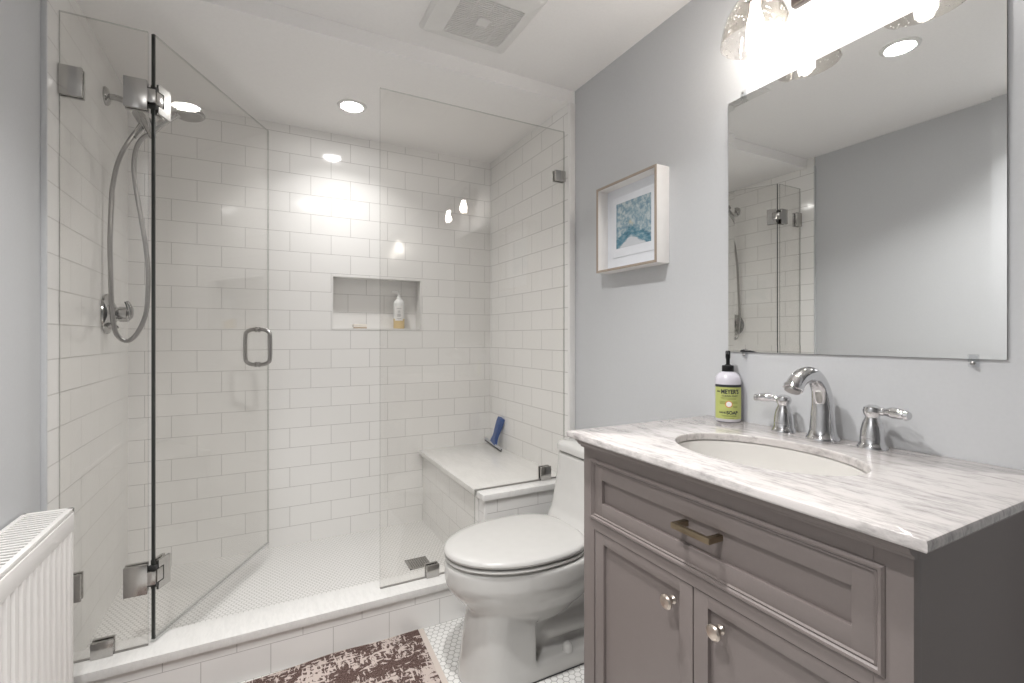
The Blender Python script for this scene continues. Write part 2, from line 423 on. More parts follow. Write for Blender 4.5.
slab_glass('glass_pane', [(XL+.001, ZK+.001), (XE, ZK+.001), (XE, ZG), (XL+.001, ZG)], lp)
rp = thing('fixed_glass_panel', 'wide fixed glass panel notched over the shower bench', 'glass panel', (.82, YG, ZK))
slab_glass('glass_pane', [(.4025, ZK+.001), (.797, ZK+.001), (.797, ZB+.001), (XT-.001, ZB+.001), (XT-.001, ZG), (.4025, ZG)], rp)
B().box(.797, XT, YG-.0045, YG+.0045, ZB+.0002, ZB+.004).done('sealant_bead', 'steel', rp, smooth=0)
B().box(.4025, .797, YG-.0045, YG+.0045, ZK+.0002, ZK+.003).done('sealant_bead', 'steel', rp, smooth=0)
B().box(XL, XE, YG-.0045, YG+.0045, ZK+.0002, ZK+.003).done('sealant_bead', 'steel', lp, smooth=0)
dr = thing('shower_door', 'frameless glass shower door standing open into the shower', 'shower door', (hx, hy, ZK))
DW = math.hypot(ex-hx, ey-hy)
slab_glass('glass_pane', [(.009, ZK+.012), (DW, ZK+.012), (DW, ZG), (.009, ZG)], dr, (hx, hy), (dirv.x, dirv.y))
def door_pt(s, n, z): return Vector((hx, hy, 0)) + dirv*s + nrm*n + Vector((0, 0, z))
DM = Matrix(((dirv.x, nrm.x, 0, hx), (dirv.y, nrm.y, 0, hy), (0, 0, 1, 0), (0, 0, 0, 1)))   # door space -> world
B().box(.002, DW, -.007, .007, ZK+.004, ZK+.016, .002, mtx=DM).done('door_sweep', 'clear', dr)
B().box(.0035, .0088, -.0048, .0048, ZK+.012, ZG, .001, mtx=DM).done('hinge_edge_seal', 'edge_dark', dr)
# pull handle: a closed loop through the glass
hz, hh, hr = 1.0837, .0775, .055
hs = .622
hb = B()
for sg in (-1, 1):
    hb.tube([door_pt(hs, sg*.006, hz-hh), door_pt(hs, sg*(hr-.030), hz-hh), door_pt(hs, sg*(hr-.009), hz-hh+.009), door_pt(hs, sg*hr, hz-hh+.030),
             door_pt(hs, sg*hr, hz+hh-.030), door_pt(hs, sg*(hr-.009), hz+hh-.009), door_pt(hs, sg*(hr-.030), hz+hh), door_pt(hs, sg*.006, hz+hh)], .0085, 14, 5)
handle = hb.done('handle', 'steel', dr)
hw = B()
for z in (hz-hh, hz+hh):
    for sg in (-1, 1): hw.cyl(door_pt(hs, sg*.005, z), door_pt(hs, sg*.010, z), .0125, n=20, bev=.001)
hw.done('washer', 'steel', handle)
# hinges: one plate pair on the fixed panel, one on the door, a barrel between
def hinge(zc, name='hinge'):
    z0, z1 = zc-.046, zc+.046
    h = B()
    for sg in (-1, 1):
        h.box(-.374, -.3145, YG+(.0053 if sg > 0 else -.016), YG+(.016 if sg > 0 else -.0053), z0, z1, .0015)
    h.box(-.3135, -.294, YG-.0155, YG+.0155, zc-.021, zc+.021, .0015).box(-.3160, -.3130, YG-.0155, YG-.0055, zc-.021, zc+.021).box(-.3160, -.3130, YG+.0055, YG+.0155, zc-.021, zc+.021)
    o = h.done(name, 'hinge', dr)
    k = B()
    for sg in (-1, 1):
        a, b_ = (.0053, .013) if sg > 0 else (-.013, -.0053)
        k.prism([(.012, z0), (.064, z0), (.064, z1), (.012, z1), (.012, zc+.023), (.034, zc+.023), (.034, zc-.023), (.012, zc-.023)], 'Y', a, b_)
    bmesh.ops.transform(k.bm, matrix=DM, verts=k.bm.verts)
    k.done('door_plate', 'hinge', o, smooth=0)
    B().box(.001, .012, -.0115, .0115, zc-.033, zc-.0215, .001, mtx=DM).box(.001, .012, -.0115, .0115, zc+.0215, zc+.033, .001, mtx=DM).done('pivot', 'rubber', o)
    kk = B()
    kk.box(.006, .0315, -.0125, .0125, zc-.0205, zc+.0205, .001, mtx=DM)
    kk.done('knuckle', 'hinge', o)
hinge(1.882); hinge(.374)
def clamp(name, x0, x1, z0, z1, parent, cat_group=None):
    b = B()
    b.box(x0, x1, YG-.015, YG-.0053, z0, z1, .0015).box(x0, x1, YG+.0053, YG+.015, z0, z1, .0015)
    return b.done(name, 'hinge', parent)
clamp('wall_clamp', XL+.001, -.470, 1.838, 1.925, lp)
clamp('wall_clamp', XL+.001, -.473, .345, .425, lp)
clamp('curb_clamp', -.452, -.398, ZK+.0005, .212, lp)
clamp('wall_clamp', 1.193, XT-.001, 1.848, 1.897, rp)
clamp('curb_clamp', .583, .636, ZK+.0005, .212, rp)
clamp('bench_clamp', 1.116, 1.170, ZB+.0005, .540, rp)

# ------------------------------------------------------------------ shower fittings
sh = thing('shower_set', 'chrome hand shower on a wall arm with a looping hose', 'shower head', (XL, 2.3146, 1.93))
ya = 2.3146
B().lathe([(.034, 0), (.034, .006), (.027, .012), (.014, .016)], (XL, ya, 2.0417), (1, 0, 0)).done('wall_flange', 'fitting', sh)
B().tube([(XL+.008, ya, 2.0417), (-.492, ya, 2.043), (-.462, ya, 2.034), (-.436, ya, 2.014), (-.412, ya, 1.980)], .0115, 14).done('shower_arm', 'fitting', sh)
hd = B().tube([(-.432, ya, 2.004), (-.412, ya, 1.978), (-.392, ya, 1.945)], [.016, .021, .018], 18)
hd.cyl((-.398, ya-.014, 1.975), (-.376, ya-.014, 1.908), .018, .012)
hd.done('hand_shower_holder', 'fitting', sh)
hs_ = B().tube([(-.385, ya-.008, 1.918), (-.366, ya-.012, 1.950), (-.335, ya-.01, 1.985), (-.300, ya-.005, 2.020), (-.285, ya, 2.032)], [.011, .014, .013, .013, .016], 16)
hs_.lathe([(.012, .026), (.034, .020), (.049, .010), (.053, .001), (.051, -.006), (.046, -.008)], (-.256, ya, 2.028), (-.10, .02, 1), 36)
hand = hs_.done('hand_shower', 'fitting', sh)
B().lathe([(.046, -.0085), (.044, -.011), (.002, -.0115)], (-.256, ya, 2.028), (-.10, .02, 1), 36).done('spray_face', 'steel', hand)
hose_px = [(-.420, 1.945), (-.4284, 1.927), (-.456, 1.871), (-.483, 1.794), (-.497, 1.704), (-.500, 1.647), (-.503, 1.495), (-.500, 1.38), (-.496, 1.27), (-.490, 1.185), (-.480, 1.136), (-.456, 1.113), (-.4315, 1.128),
           (-.410, 1.171), (-.3943, 1.229), (-.3896, 1.311), (-.3896, 1.389), (-.3974, 1.486), (-.413, 1.60), (-.4284, 1.7145), (-.433, 1.791), (-.4253, 1.858), (-.4068, 1.900), (-.3848, 1.924)]
hose_y = [2.312, 2.310, 2.305, 2.30, 2.295, 2.29, 2.283, 2.275, 2.268, 2.268, 2.272, 2.28, 2.285] + [2.29]*8 + [2.295, 2.30, 2.308]
B().tube([(x, y, z) for (x, z), y in zip(hose_px, hose_y)], .0082, 12, 6).done('hose', 'steel', sh)
B().cyl((-.408, ya, 1.962), (-.440, ya-.003, 1.900), .0130, .0105).done('hose_nut', 'fitting', sh)
vz, vy = 1.2159, 2.3277
va = thing('shower_valve', 'round chrome shower valve with lever below the hose', 'shower valve', (XL, vy, vz))
B().lathe([(.076, 0), (.077, .003), (.075, .008), (.066, .013), (.048, .022), (.032, .030)], (XL, vy, vz), (1, 0, 0), 40).done('escutcheon', 'fitting', va)
B().lathe([(.026, .02), (.026, .040), (.030, .042), (.030, .066), (.024, .072)], (XL, vy, vz), (1, 0, 0), 28).done('valve_body', 'fitting', va)
lv = B().tube([(XL+.060, vy, vz-.022), (XL+.072, vy-.004, vz-.006), (XL+.074, vy-.010, vz+.022), (XL+.064, vy-.014, vz+.050)], [.009, .012, .011, .007], 14)
lv.done('lever', 'fitting', va)
B().tube([(XL+.012, vy-.03, vz-.045), (XL+.030, vy-.032, vz-.048), (XL+.042, vy-.034, vz-.056)], [.010, .010, .007], 12).done('volume_knob', 'fitting', va)

# ------------------------------------------------------------------ drain
dn = thing('floor_drain', 'square metal drain grate in the shower floor', 'drain', (.645, 2.168, ZF))
d0, d1, e0, e1 = .595, .695, 2.115, 2.213
B().box(d0, d1, e0, e1, ZF+.0002, ZF+.002, .0005).done('grate_plate', 'rubber', dn)
g = B()
for i in range(9):
    y = e0+.005+i*.0101
    g.box(d0+.004, d1-.004, y, y+.0055, ZF+.002, ZF+.0034)
for i in range(9):
    x = d0+.006+i*.0103
    g.box(x, x+.0050, e0+.004, e1-.004, ZF+.002, ZF+.0033)
g.box(d0, d0+.005, e0, e1, ZF+.0018, ZF+.004).box(d1-.005, d1, e0, e1, ZF+.0018, ZF+.004).box(d0, d1, e0, e0+.005, ZF+.0018, ZF+.004).box(d0, d1, e1-.005, e1, ZF+.0018, ZF+.004)
g.done('grille', 'hinge', dn, smooth=0)

# ------------------------------------------------------------------ ceiling lamps and fan
def can(x, y, z, label, watt):
    r = thing('recessed_ceiling_light', label, 'ceiling light', (x, y, z), 'recessed ceiling lights')
    B().shell([(.048, 0), (.066, 0), (.064, -.004), (.052, -.007), (.048, -.004)], (x, y, z)).done('trim_ring', 'plastic', r)
    B().lathe([(.048, -.0035), (.048, -.0015)], (x, y, z), n=40).done('lens', 'lens', r)
    l = bpy.data.lights.new('lamp', 'AREA'); l.shape = 'DISK'; l.size = .088; l.energy = watt; l.color = (1, .99, .98); l.spread = math.radians(125)
    o = bpy.data.objects.new('lamp', l); COL.objects.link(o); o.parent = r; o.location = (0, 0, -.0075)
    return r
can(.373, 2.308, ZS, 'round recessed light shining in the shower ceiling', CAN_W[0])
can(.340, .9395, ZC, 'round recessed light of the room ceiling, seen in the mirror', CAN_W[1])
can(-.25, .42, ZC, 'added unseen recessed fill light nearer the left wall, in front of the radiator', CAN_W[2])  # added fixture out of view, fills light onto the vanity front and room
fv = thing('ceiling_vent', 'square white exhaust fan cover on the ceiling', 'vent', (.68, 1.52, ZC))
a0, a1, b0, b1 = .505, .850, 1.345, 1.692
i0, i1, j0, j1 = .580, .806, 1.420, 1.646
fb = B()
def rect(x0, x1, y0, y1, z, r=.012, n=5):
    out = []
    for cx_, cy_, s0 in ((x1-r, y1-r, 0), (x0+r, y1-r, PI/2), (x0+r, y0+r, PI), (x1-r, y0+r, 1.5*PI)):
        for k in range(n): out.append(Vector((cx_+r*math.cos(s0+k*PI/2/(n-1)), cy_+r*math.sin(s0+k*PI/2/(n-1)), z)))
    return out
fb.loft([rect(a0, a1, b0, b1, ZC), rect(a0+.002, a1-.002, b0+.002, b1-.002, ZC-.010), rect(a0+.012, a1-.012, b0+.012, b1-.012, ZC-.019),
         rect(i0, i1, j0, j1, ZC-.024), rect(i0+.003, i1-.003, j0+.003, j1-.003, ZC-.022), rect(i0+.003, i1-.003, j0+.003, j1-.003, ZC)], closed=True)
fb.done('cover_frame', 'plastic', fv)
B().box(i0, i1, j0, j1, ZC-.008, ZC-.004).done('duct_backing', 'darkslot', fv, smooth=0)
gl = B()
for k in range(24):
    y = j0+.002+k*(j1-j0-.004)/24
    gl.box(i0+.002, i1-.002, y, y+.0055, ZC-.021, ZC-.014)
for k in (1, 2, 3):
    x = i0+k*(i1-i0)/4
    gl.box(x-.002, x+.002, j0+.002, j1-.002, ZC-.0205, ZC-.014)
gl.done('grille', 'plastic', fv, smooth=0)
B().box(.672, .714, 1.513, 1.555, ZC-.0245, ZC-.018, .001).done('center_plate', 'plastic', fv)

# ------------------------------------------------------------------ radiator
rx0, rx1, ry0, ry1, rz0, rz1 = XW+.006, -.431, .62, 1.632, .10, .684
ra = thing('radiator', 'white ribbed panel radiator with slotted top at the left wall', 'radiator', (-.48, 1.2, 0))
prof = []
yy = ry0+.012
n = int((ry1-ry0-.024)/.0333)
st = (ry1-ry0-.024)/n
prof.append((rx1-.010, ry0+.004)); 
for k in range(n):
    y = yy+k*st
    prof += [(rx1-.007, y+.002), (rx1, y+.010), (rx1, y+st-.010), (rx1-.007, y+st-.002)]
prof.append((rx1-.010, ry1-.004))
back = [(rx1-.016, ry1-.004), (rx1-.016, ry0+.004)]
fp = B().prism([(x, y) for x, y in prof]+back, 'Z', rz0+.05, rz1-.055)
fp.box(rx1-.016, rx1, ry0+.003, ry1-.003, rz1-.058, rz1-.012, .003).box(rx1-.016, rx1, ry0+.003, ry1-.003, rz0, rz0+.052, .003)
fp.done('front_panel', 'enamel', ra)
B().box(rx0, rx0+.014, ry0+.006, ry1-.006, rz0, rz1-.012, .003).done('rear_panel', 'enamel', ra)
fin = B()
for k in range(40):
    y = ry0+.02+k*(ry1-ry0-.04)/40
    fin.box(rx0+.014, rx1-.016, y, y+.002, rz0+.04, rz1-.05)
fin.done('convector_fins', 'darkslot', ra, smooth=0)
for y0, y1 in ((ry0, ry0+.006), (ry1-.006, ry1)):
    B().box(rx0-.002, rx1-.003, y0, y1, rz0+.01, rz1-.002, .0015).done('side_cover', 'enamel', ra)
tg = B()
tg.box(rx1-.014, rx1-.002, ry0, ry1, rz1-.010, rz1, .002).box(rx0, rx0+.010, ry0, ry1, rz1-.010, rz1, .002)
ns = 58
for k in range(ns):
    y = ry0+.008+k*(ry1-ry0-.016)/ns
    tg.box(rx0+.008, rx1-.012, y, y+(ry1-ry0-.016)/ns*.46, rz1-.0045, rz1-.002)
tg.box(rx0, rx1-.002, ry1-.012, ry1, rz1-.010, rz1, .002).box(rx0, rx1-.002, ry0, ry0+.012, rz1-.010, rz1, .002)
tg.done('top_grille', 'enamel', ra)
for y in (ry0+.2, ry1-.2):
    B().box(XW+.001, rx0+.002, y-.02, y+.02, rz0+.06, rz1-.08, .002).done('wall_bracket', 'enamel', ra)
for y in (ry0+.05, ry1-.05):
    pv = B().tube([(rx0+.04, y, rz0+.03), (rx0+.04, y, rz0-.03), (rx0+.04, y, .0)], .010, 12)
    pv.done('supply_pipe', 'enamel', ra)

# ------------------------------------------------------------------ vanity cabinet
VX, VY0, VY1 = .765, .3097, 1.0388
vn = thing('vanity_cabinet', 'taupe grey bathroom vanity cabinet with one drawer over two doors', 'vanity', (1.02, .674, 0))
c = B()
c.box(VX+.020, XR-.004, VY0+.001, VY0+.018, .10, .857).box(VX+.020, XR-.004, VY1-.018, VY1-.001, .10, .857).box(VX+.020, XR-.004, VY0+.01, VY1-.01, .10, .118).box(XR-.016, XR-.004, VY0+.01, VY1-.01, .10, .857)
c.box(VX, VX+.022, .995, VY1, 0, .857, .001).box(VX, VX+.022, VY0, .357, 0, .857, .001)
c.box(VX, VX+.022, .357, .995, .8105, .857).box(VX, VX+.022, .357, .995, .6285, .655).box(VX, VX+.022, .357, .995, .06, .115)
c.box(XR-.06, XR-.004, VY0+.001, VY0+.05, 0, .11).box(XR-.06, XR-.004, VY1-.05, VY1-.001, 0, .11)
c.done('carcass', 'vanity', vn)
cm = B()
cp = [(VX+.002, .833), (VX-.006, .835), (VX-.007, .840), (VX-.013, .842), (VX-.018, .848), (VX-.019, .852), (VX-.024, .853), (VX-.024, .8585), (VX+.002, .8585)]
cm.loft([[Vector((x, y, z)) for x, z in cp] for y in (VY0-.003, VY1+.006)])
cm.done('cornice_molding', 'vanity', vn, smooth=20)
def front(name, y0, y1, z0, z1, sy, sz, bead=0):
    b = B(); xf = VX+.002; xp = VX+.011
    if bead:
        for k in range(2):
            pass
        # half-round bead running round the drawer front
        def ring(d, x): return [Vector((x, y1-d, z1-d)), Vector((x, y1-d, z0+d)), Vector((x, y0+d, z0+d)), Vector((x, y0+d, z1-d))]
        b.loft([ring(0, VX+.004), ring(.0008, VX-.002), ring(.004, VX-.0055), ring(.008, VX-.0045), ring(.0105, VX-.0005), ring(.0135, VX-.002), ring(.0155, VX+.002), ring(.0165, VX+.004), ring(.0165, VX+.016), ring(0, VX+.016)], closed=True)
        y0 += bead; y1 -= bead; z0 += bead; z1 -= bead
    b.box(xf, xf+.016, y0, y0+sy, z0, z1, .0008).box(xf, xf+.016, y1-sy, y1, z0, z1, .0008)
    b.box(xf, xf+.016, y0+sy-.0003, y1-sy+.0003, z0, z0+sz, .0008).box(xf, xf+.016, y0+sy-.0003, y1-sy+.0003, z1-sz, z1, .0008)
    o = b.done(name, 'vanity', vn, smooth=25)
    B().box(xp, xp+.006, y0+sy-.003, y1-sy+.003, z0+sz-.003, z1-sz+.003).done('recessed_panel', 'vanity', o, smooth=0)
    return o
dw = front('drawer', .3415, 1.0105, .6545, .8115, .0295, .0335, .0155)
py0, py1, pz, px = .6150, .7055, .7455, VX+.002
pb = B().box(px-.030, px-.021, py0-.002, py1+.002, pz-.006, pz+.006, .0015)
for y in (py0+.004, py1-.004): pb.box(px-.024, px+.010, y-.006, y+.006, pz-.0055, pz+.0055, .001)
pb.done('bar_pull', 'brass', dw)
dl = front('door', .6775, .9935, .117, .6265, .034, .026)
drr = front('door', .3585, .6745, .117, .6265, .034, .026)
for d, y in ((dl, .7270), (drr, .6095)):
    B().lathe([(.008, 0), (.009, .003), (.0055, .007), (.0055, .014), (.010, .017), (.0148, .020), (.0152, .0235), (.012, .027), (.004, .0285)], (VX+.002, y, .577), (-1, 0, 0), 28).done('knob', 'nickel', d)

# ------------------------------------------------------------------ marble counter with basin cut-out
sx, sy_, sa, sb = .9834, .6795, .205, .1445        # basin centre, half length along Y, half width along X
CX0, CX1, CY0, CY1 = .7277, XR-.001, .2808, 1.0678
ang = sorted([2*PI*k/72 for k in range(72)] + [math.atan2(y-sy_, x-sx) % (2*PI) for x in (CX0, CX1) for y in (CY0, CY1)])
def ring_e(d, z): return [Vector((sx+(sb+d)*math.cos(a), sy_+(sa+d)*math.sin(a), z)) for a in ang]
def ring_r(d, z):
    out = []
    for a in ang:
        c_, s_ = math.cos(a), math.sin(a); t_ = 1e9
        if c_ > 1e-9: t_ = min(t_, (CX1-sx)/c_)
        if c_ < -1e-9: t_ = min(t_, (CX0-sx)/c_)
        if s_ > 1e-9: t_ = min(t_, (CY1-sy_)/s_)
        if s_ < -1e-9: t_ = min(t_, (CY0-sy_)/s_)
        x, y = sx+t_*c_, sy_+t_*s_
        out.append(Vector((min(max(x, CX0+d), CX1-d), min(max(y, CY0+d), CY1-d), z)))
    return out
ct = B()
ct.loft([ring_e(0, .8585), ring_e(0, CH-.003), ring_e(.001, CH-.001), ring_e(.003, CH), ring_r(.005, CH), ring_r(.0015, CH-.0015), ring_r(0, CH-.005), ring_r(0, .8625), ring_r(.0015, .8595), ring_r(.004, .8585)], closed=True)
o = ct.done('countertop', 'marble', None, smooth=25)
tag(recenter(o, (1.0, .674, .8585)), 'white and grey veined marble vanity countertop', 'countertop')
bs = thing('sink_basin', 'oval white undermount basin below the marble top', 'sink', (sx, sy_, .72))
bp = [(1.10, 0), (1.03, -.001), (1.0, -.004), (.975, -.03), (.92, -.07), (.82, -.105), (.62, -.13), (.35, -.142), (.14, -.146)]
rings = [[Vector((sx+sb*r*math.cos(2*PI*k/64), sy_+sa*r*math.sin(2*PI*k/64), .8580+h)) for k in range(64)] for r, h in bp]
rings += [[Vector((sx+(sb*r+.012)*math.cos(2*PI*k/64), sy_+(sa*r+.012)*math.sin(2*PI*k/64), .8580+h-.012)) for k in range(64)] for r, h in reversed(bp[3:])]
rings += [[Vector((sx+sb*1.10*math.cos(2*PI*k/64), sy_+sa*1.10*math.sin(2*PI*k/64), .846)) for k in range(64)]]
B().loft(rings, closed=True).done('bowl', 'basin', bs, smooth=40)
B().lathe([(.022, 0), (.022, .003), (.016, .004), (.012, .002)], (sx, sy_, .711)).done('drain_flange', 'chrome', bs)

# ------------------------------------------------------------------ faucet
fx, fy = 1.228, .683
fc = thing('faucet', 'chrome widespread arched faucet with two lever handles', 'faucet', (fx, fy, CH))
so = B().lathe([(.0365, 0), (.0365, .003), (.034, .008), (.0320, .011), (.0300, .018), (.0290, .021)], (fx, fy, CH), n=36)
so.tube([(fx, fy, CH+.015), (fx, fy, CH+.060), (fx-.002, fy, CH+.096), (fx-.014, fy, CH+.132), (fx-.042, fy, CH+.158), (fx-.074, fy, CH+.160), (fx-.102, fy, CH+.149), (fx-.120, fy, CH+.130)],
        [.0295, .0265, .0235, .0205, .0190, .0190, .0195, .0200], 28, 8)
spout = so.done('spout', 'chrome', fc, smooth=40)
dv = Vector((-.016, 0, -.027)).normalized()
p0 = Vector((fx-.1195, fy, CH+.1315))
B().cyl(p0-dv*.006, p0+dv*.004, .0218, .0212, 28, .001).done('spout_collar', 'chrome', spout)
B().cyl(p0+dv*.003, p0+dv*.009, .0178, .0165, 24).done('aerator', 'steel', spout)
B().cyl((fx+.030, fy, CH+.03), (fx+.030, fy, CH+.098), .0028, n=12).sphere((fx+.030, fy, CH+.101), .0055).done('lift_rod', 'chrome', spout)
def handle_(x, y, sg):
    v = B().lathe([(.0295, 0), (.0295, .003), (.0275, .008), (.026, .011), (.0245, .013), (.0243, .024), (.0230, .040), (.0190, .058), (.0140, .069), (.0140, .072), (.0170, .077), (.0188, .085), (.0165, .093), (.008, .098)], (x, y, CH), n=32)
    o = v.done('handle', 'chrome', fc, smooth=40)
    z = CH+.0855
    l = B().tube([(x, y+sg*.012, z), (x-.002, y+sg*.021, z), (x-.003, y+sg*.027, z), (x-.006, y+sg*.042, z+.001), (x-.009, y+sg*.057, z), (x-.011, y+sg*.066, z-.001), (x-.012, y+sg*.069, z-.001), (x-.0135, y+sg*.075, z-.001)],
                 [.0085, .0095, .0080, .0125, .0115, .0085, .0108, .0080], 18, 6)
    l.done('lever', 'chrome', o, smooth=40)
handle_(1.232, .785, 1); handle_(1.226, .574, -1)

# ------------------------------------------------------------------ soap pump bottle with its label
bx, by = 1.2415, .964
sp_ = thing('soap_bottle', 'hand soap pump bottle with lime green label beside the faucet', 'soap bottle', (bx, by, CH))
BR = .0365
B().lathe([(.030, .0003), (.0345, .002), (BR, .007), (BR, .118), (.0355, .128), (.031, .138), (.024, .145), (.0145, .149), (.0145, .151)], (bx, by, CH), n=48).done('bottle', 'soap', sp_)
facing = math.atan2(-by, -bx) + math.radians(4)
def arc_patch(name, m, parent, a0, a1, z0, z1, r, th=.0004, n=28):
    b = B(); rings = []
    for i in range(n+1):
        a = facing+a0+(a1-a0)*i/n; c_, s_ = math.cos(a), math.sin(a)
        rings.append([Vector((bx+q*c_, by+q*s_, CH+z)) for q, z in ((r, z0), (r+th, z0), (r+th, z1), (r, z1))])
    b.loft(rings); return b.done(name, m, parent)
lab = arc_patch('label', 'green', sp_, -1.25, 1.25, .0105, .111, BR)
arc_patch('label_band', 'label_dark', lab, -1.25, 1.25, .104, .1115, BR+.0004)
def wrap_text(s, size, zc, name='label_text', m='label_dark', a_c=0.0, bold=.0, sxx=1.0, r=BR+.0006):
    cu = bpy.data.curves.new('txt', 'FONT'); cu.body = s; cu.size = size; cu.align_x = 'CENTER'; cu.align_y = 'CENTER'; cu.offset = bold; cu.extrude = .0001; cu.resolution_u = 3
    ob = bpy.data.objects.new('txt', cu); COL.objects.link(ob)
    dg = bpy.context.evaluated_depsgraph_get(); me = bpy.data.meshes.new_from_object(ob.evaluated_get(dg))
    bpy.data.objects.remove(ob); bpy.data.curves.remove(cu)
    b = bmesh.new(); b.from_mesh(me); bpy.data.meshes.remove(me)
    bmesh.ops.subdivide_edges(b, edges=[e for e in b.edges if e.calc_length() > .004], cuts=2)
    for v in b.verts:
        a = facing + a_c + v.co.x*sxx/BR; rr = r+v.co.z
        v.co = Vector((bx+rr*math.cos(a), by+rr*math.sin(a), CH+zc+v.co.y))
    q = B(); q.bm = b
    return q.done(name, m, lab, smooth=0)
wrap_text("MRS.", .0065, .0905, bold=.0002, a_c=-.80)
wrap_text("MEYER'S", .0175, .0905, bold=.0007, sxx=.80, a_c=.10)
wrap_text("CLEAN DAY", .0062, .0785, sxx=1.35, bold=.0002, a_c=.08)
wrap_text("HAND", .0075, .0290, bold=.0003, a_c=-.46, sxx=.95)
wrap_text("SOAP", .0135, .0290, bold=.0006, sxx=.95, a_c=.26)
for z, a0, a1 in ((.0725, -.62, .62), (.0690, -.55, .55), (.0610, -.72, -.24), (.0575, -.70, -.24), (.0545, -.68, -.24), (.0610, .24, .66), (.0575, .24, .70), (.0475, .3, .66), (.0445, .34, .66), (.0205, -.6, .6), (.0180, -.5, .6), (.0130, -.35, .4)):
    arc_patch('fine_print', 'label_mid', lab, a0, a1, z, z+.0012, BR+.0005, .0002, 12)
rv = Vector((math.cos(facing), math.sin(facing), 0))
B().cyl(Vector((bx, by, CH+.0545))+rv*(BR-.002), Vector((bx, by, CH+.0545))+rv*(BR+.0009), .0098, n=28).done('badge_ring', 'orange', lab)
B().cyl(Vector((bx, by, CH+.0545))+rv*(BR-.002), Vector((bx, by, CH+.0545))+rv*(BR+.0012), .0078, n=28).done('badge', 'paper', lab)
pm = B().lathe([(.0165, .149), (.0168, .151), (.0168, .165), (.0155, .167), (.009, .168), (.0055, .171), (.0055, .185), (.0066, .188), (.0070, .192), (.0070, .208), (.005, .211)], (bx, by, CH), n=28)
pm.tube([(bx, by, CH+.204), (bx-.018, by-.012, CH+.205), (bx-.034, by-.023, CH+.200)], [.0048, .0042, .0034], 12)
pm.done('pump', 'black', sp_)

# ------------------------------------------------------------------ mirror and clips
MY0, MY1, MZ0, MZ1 = .3683, .9887, 1.0838, 1.8484
mi = B()
def mr(d, x): return [Vector((x, MY0+d, MZ0+d)), Vector((x, MY1-d, MZ0+d)), Vector((x, MY1-d, MZ1-d)), Vector((x, MY0+d, MZ1-d))]
b = bmesh.new()
R = [[b.verts.new(q) for q in mr(d, x)] for d, x in ((0, XR-.0005), (0, XR-.0052), (.022, XR-.0056))]
for i in range(2):
    for j in range(4):
        f = b.faces.new((R[i][j], R[i][(j+1) % 4], R[i+1][(j+1) % 4], R[i+1][j])); f.material_index = 1 if i == 0 else 0
b.faces.new(R[2]); f = b.faces.new(list(reversed(R[0]))); f.material_index = 1
mi.bm = b
mo = mi.done('wall_mirror', ['mirror', 'steel'], None, smooth=0)
tag(recenter(mo, (XR, .678, MZ0)), 'frameless rectangular mirror with a thin edge border above the vanity', 'mirror')
cps = [(.936, MZ1, 1, 'top left'), (.932, MZ0, -1, 'bottom left'), (.417, MZ0, -1, 'bottom right')]
for y, z, sg, w in cps:
    cl = thing('mirror_clip', f'small clear mirror clip at the {w} of the mirror', 'clip', (XR, y, z), 'clear mirror clips')
    B().box(XR-.009, XR-.0002, y-.008, y+.008, min(z+sg*.0005, z+sg*.017), max(z+sg*.0005, z+sg*.017), .0015).box(XR-.0095, XR-.0065, y-.008, y+.008, min(z-sg*.009, z+sg*.006), max(z-sg*.009, z+sg*.006), .001).done('clip_body', 'clear', cl)
    B().lathe([(.0042, .009), (.0042, .0105), (.002, .0118)], (XR, y, z+sg*.009), (-1, 0, 0), 16).done('screw', 'steel', cl)

# ------------------------------------------------------------------ framed print
py_, pz0, pz1, ph = 1.402, 1.390, 1.733, .168
pf = thing('picture_frame', 'square white shadow box frame with a blue seascape print', 'picture', (XR, py_, pz0))
y0, y1, xf, wd = py_-ph, py_+ph, XR-.060, .009
fr = B()
fr.box(xf, XR, y0, y0+wd, pz0, pz1, .0008).box(xf, XR, y1-wd, y1, pz0, pz1, .0008).box(xf, XR, y0+wd-.001, y1-wd+.001, pz0, pz0+wd, .0008).box(xf, XR, y0+wd-.001, y1-wd+.001, pz1-wd, pz1, .0008)
fo = fr.done('frame', 'frame_white', pf)
fe = B()
for a, b_, c_, d in ((y0, y0+wd, pz0, pz1), (y1-wd, y1, pz0, pz1), (y0+wd, y1-wd, pz0, pz0+wd), (y0+wd, y1-wd, pz1-wd, pz1)): fe.box(xf-.003, xf+.001, a, b_, c_, d, .0006)
fe.done('front_edge', 'frame_edge', fo)
B().box(XR-.010, XR-.004, y0+wd, y1-wd, pz0+wd, pz1-wd).done('mat_board', 'mat_board', pf, smooth=0)
mt = B().box(XR-.0135, XR-.010, y0+.052, y1-.046, pz0+.058, pz1-.046, .0006).done('inner_mat', 'mat_board', pf)
B().box(XR-.0142, XR-.0135, 1.309, 1.502, 1.482, 1.661).done('print', 'art', pf, smooth=0)

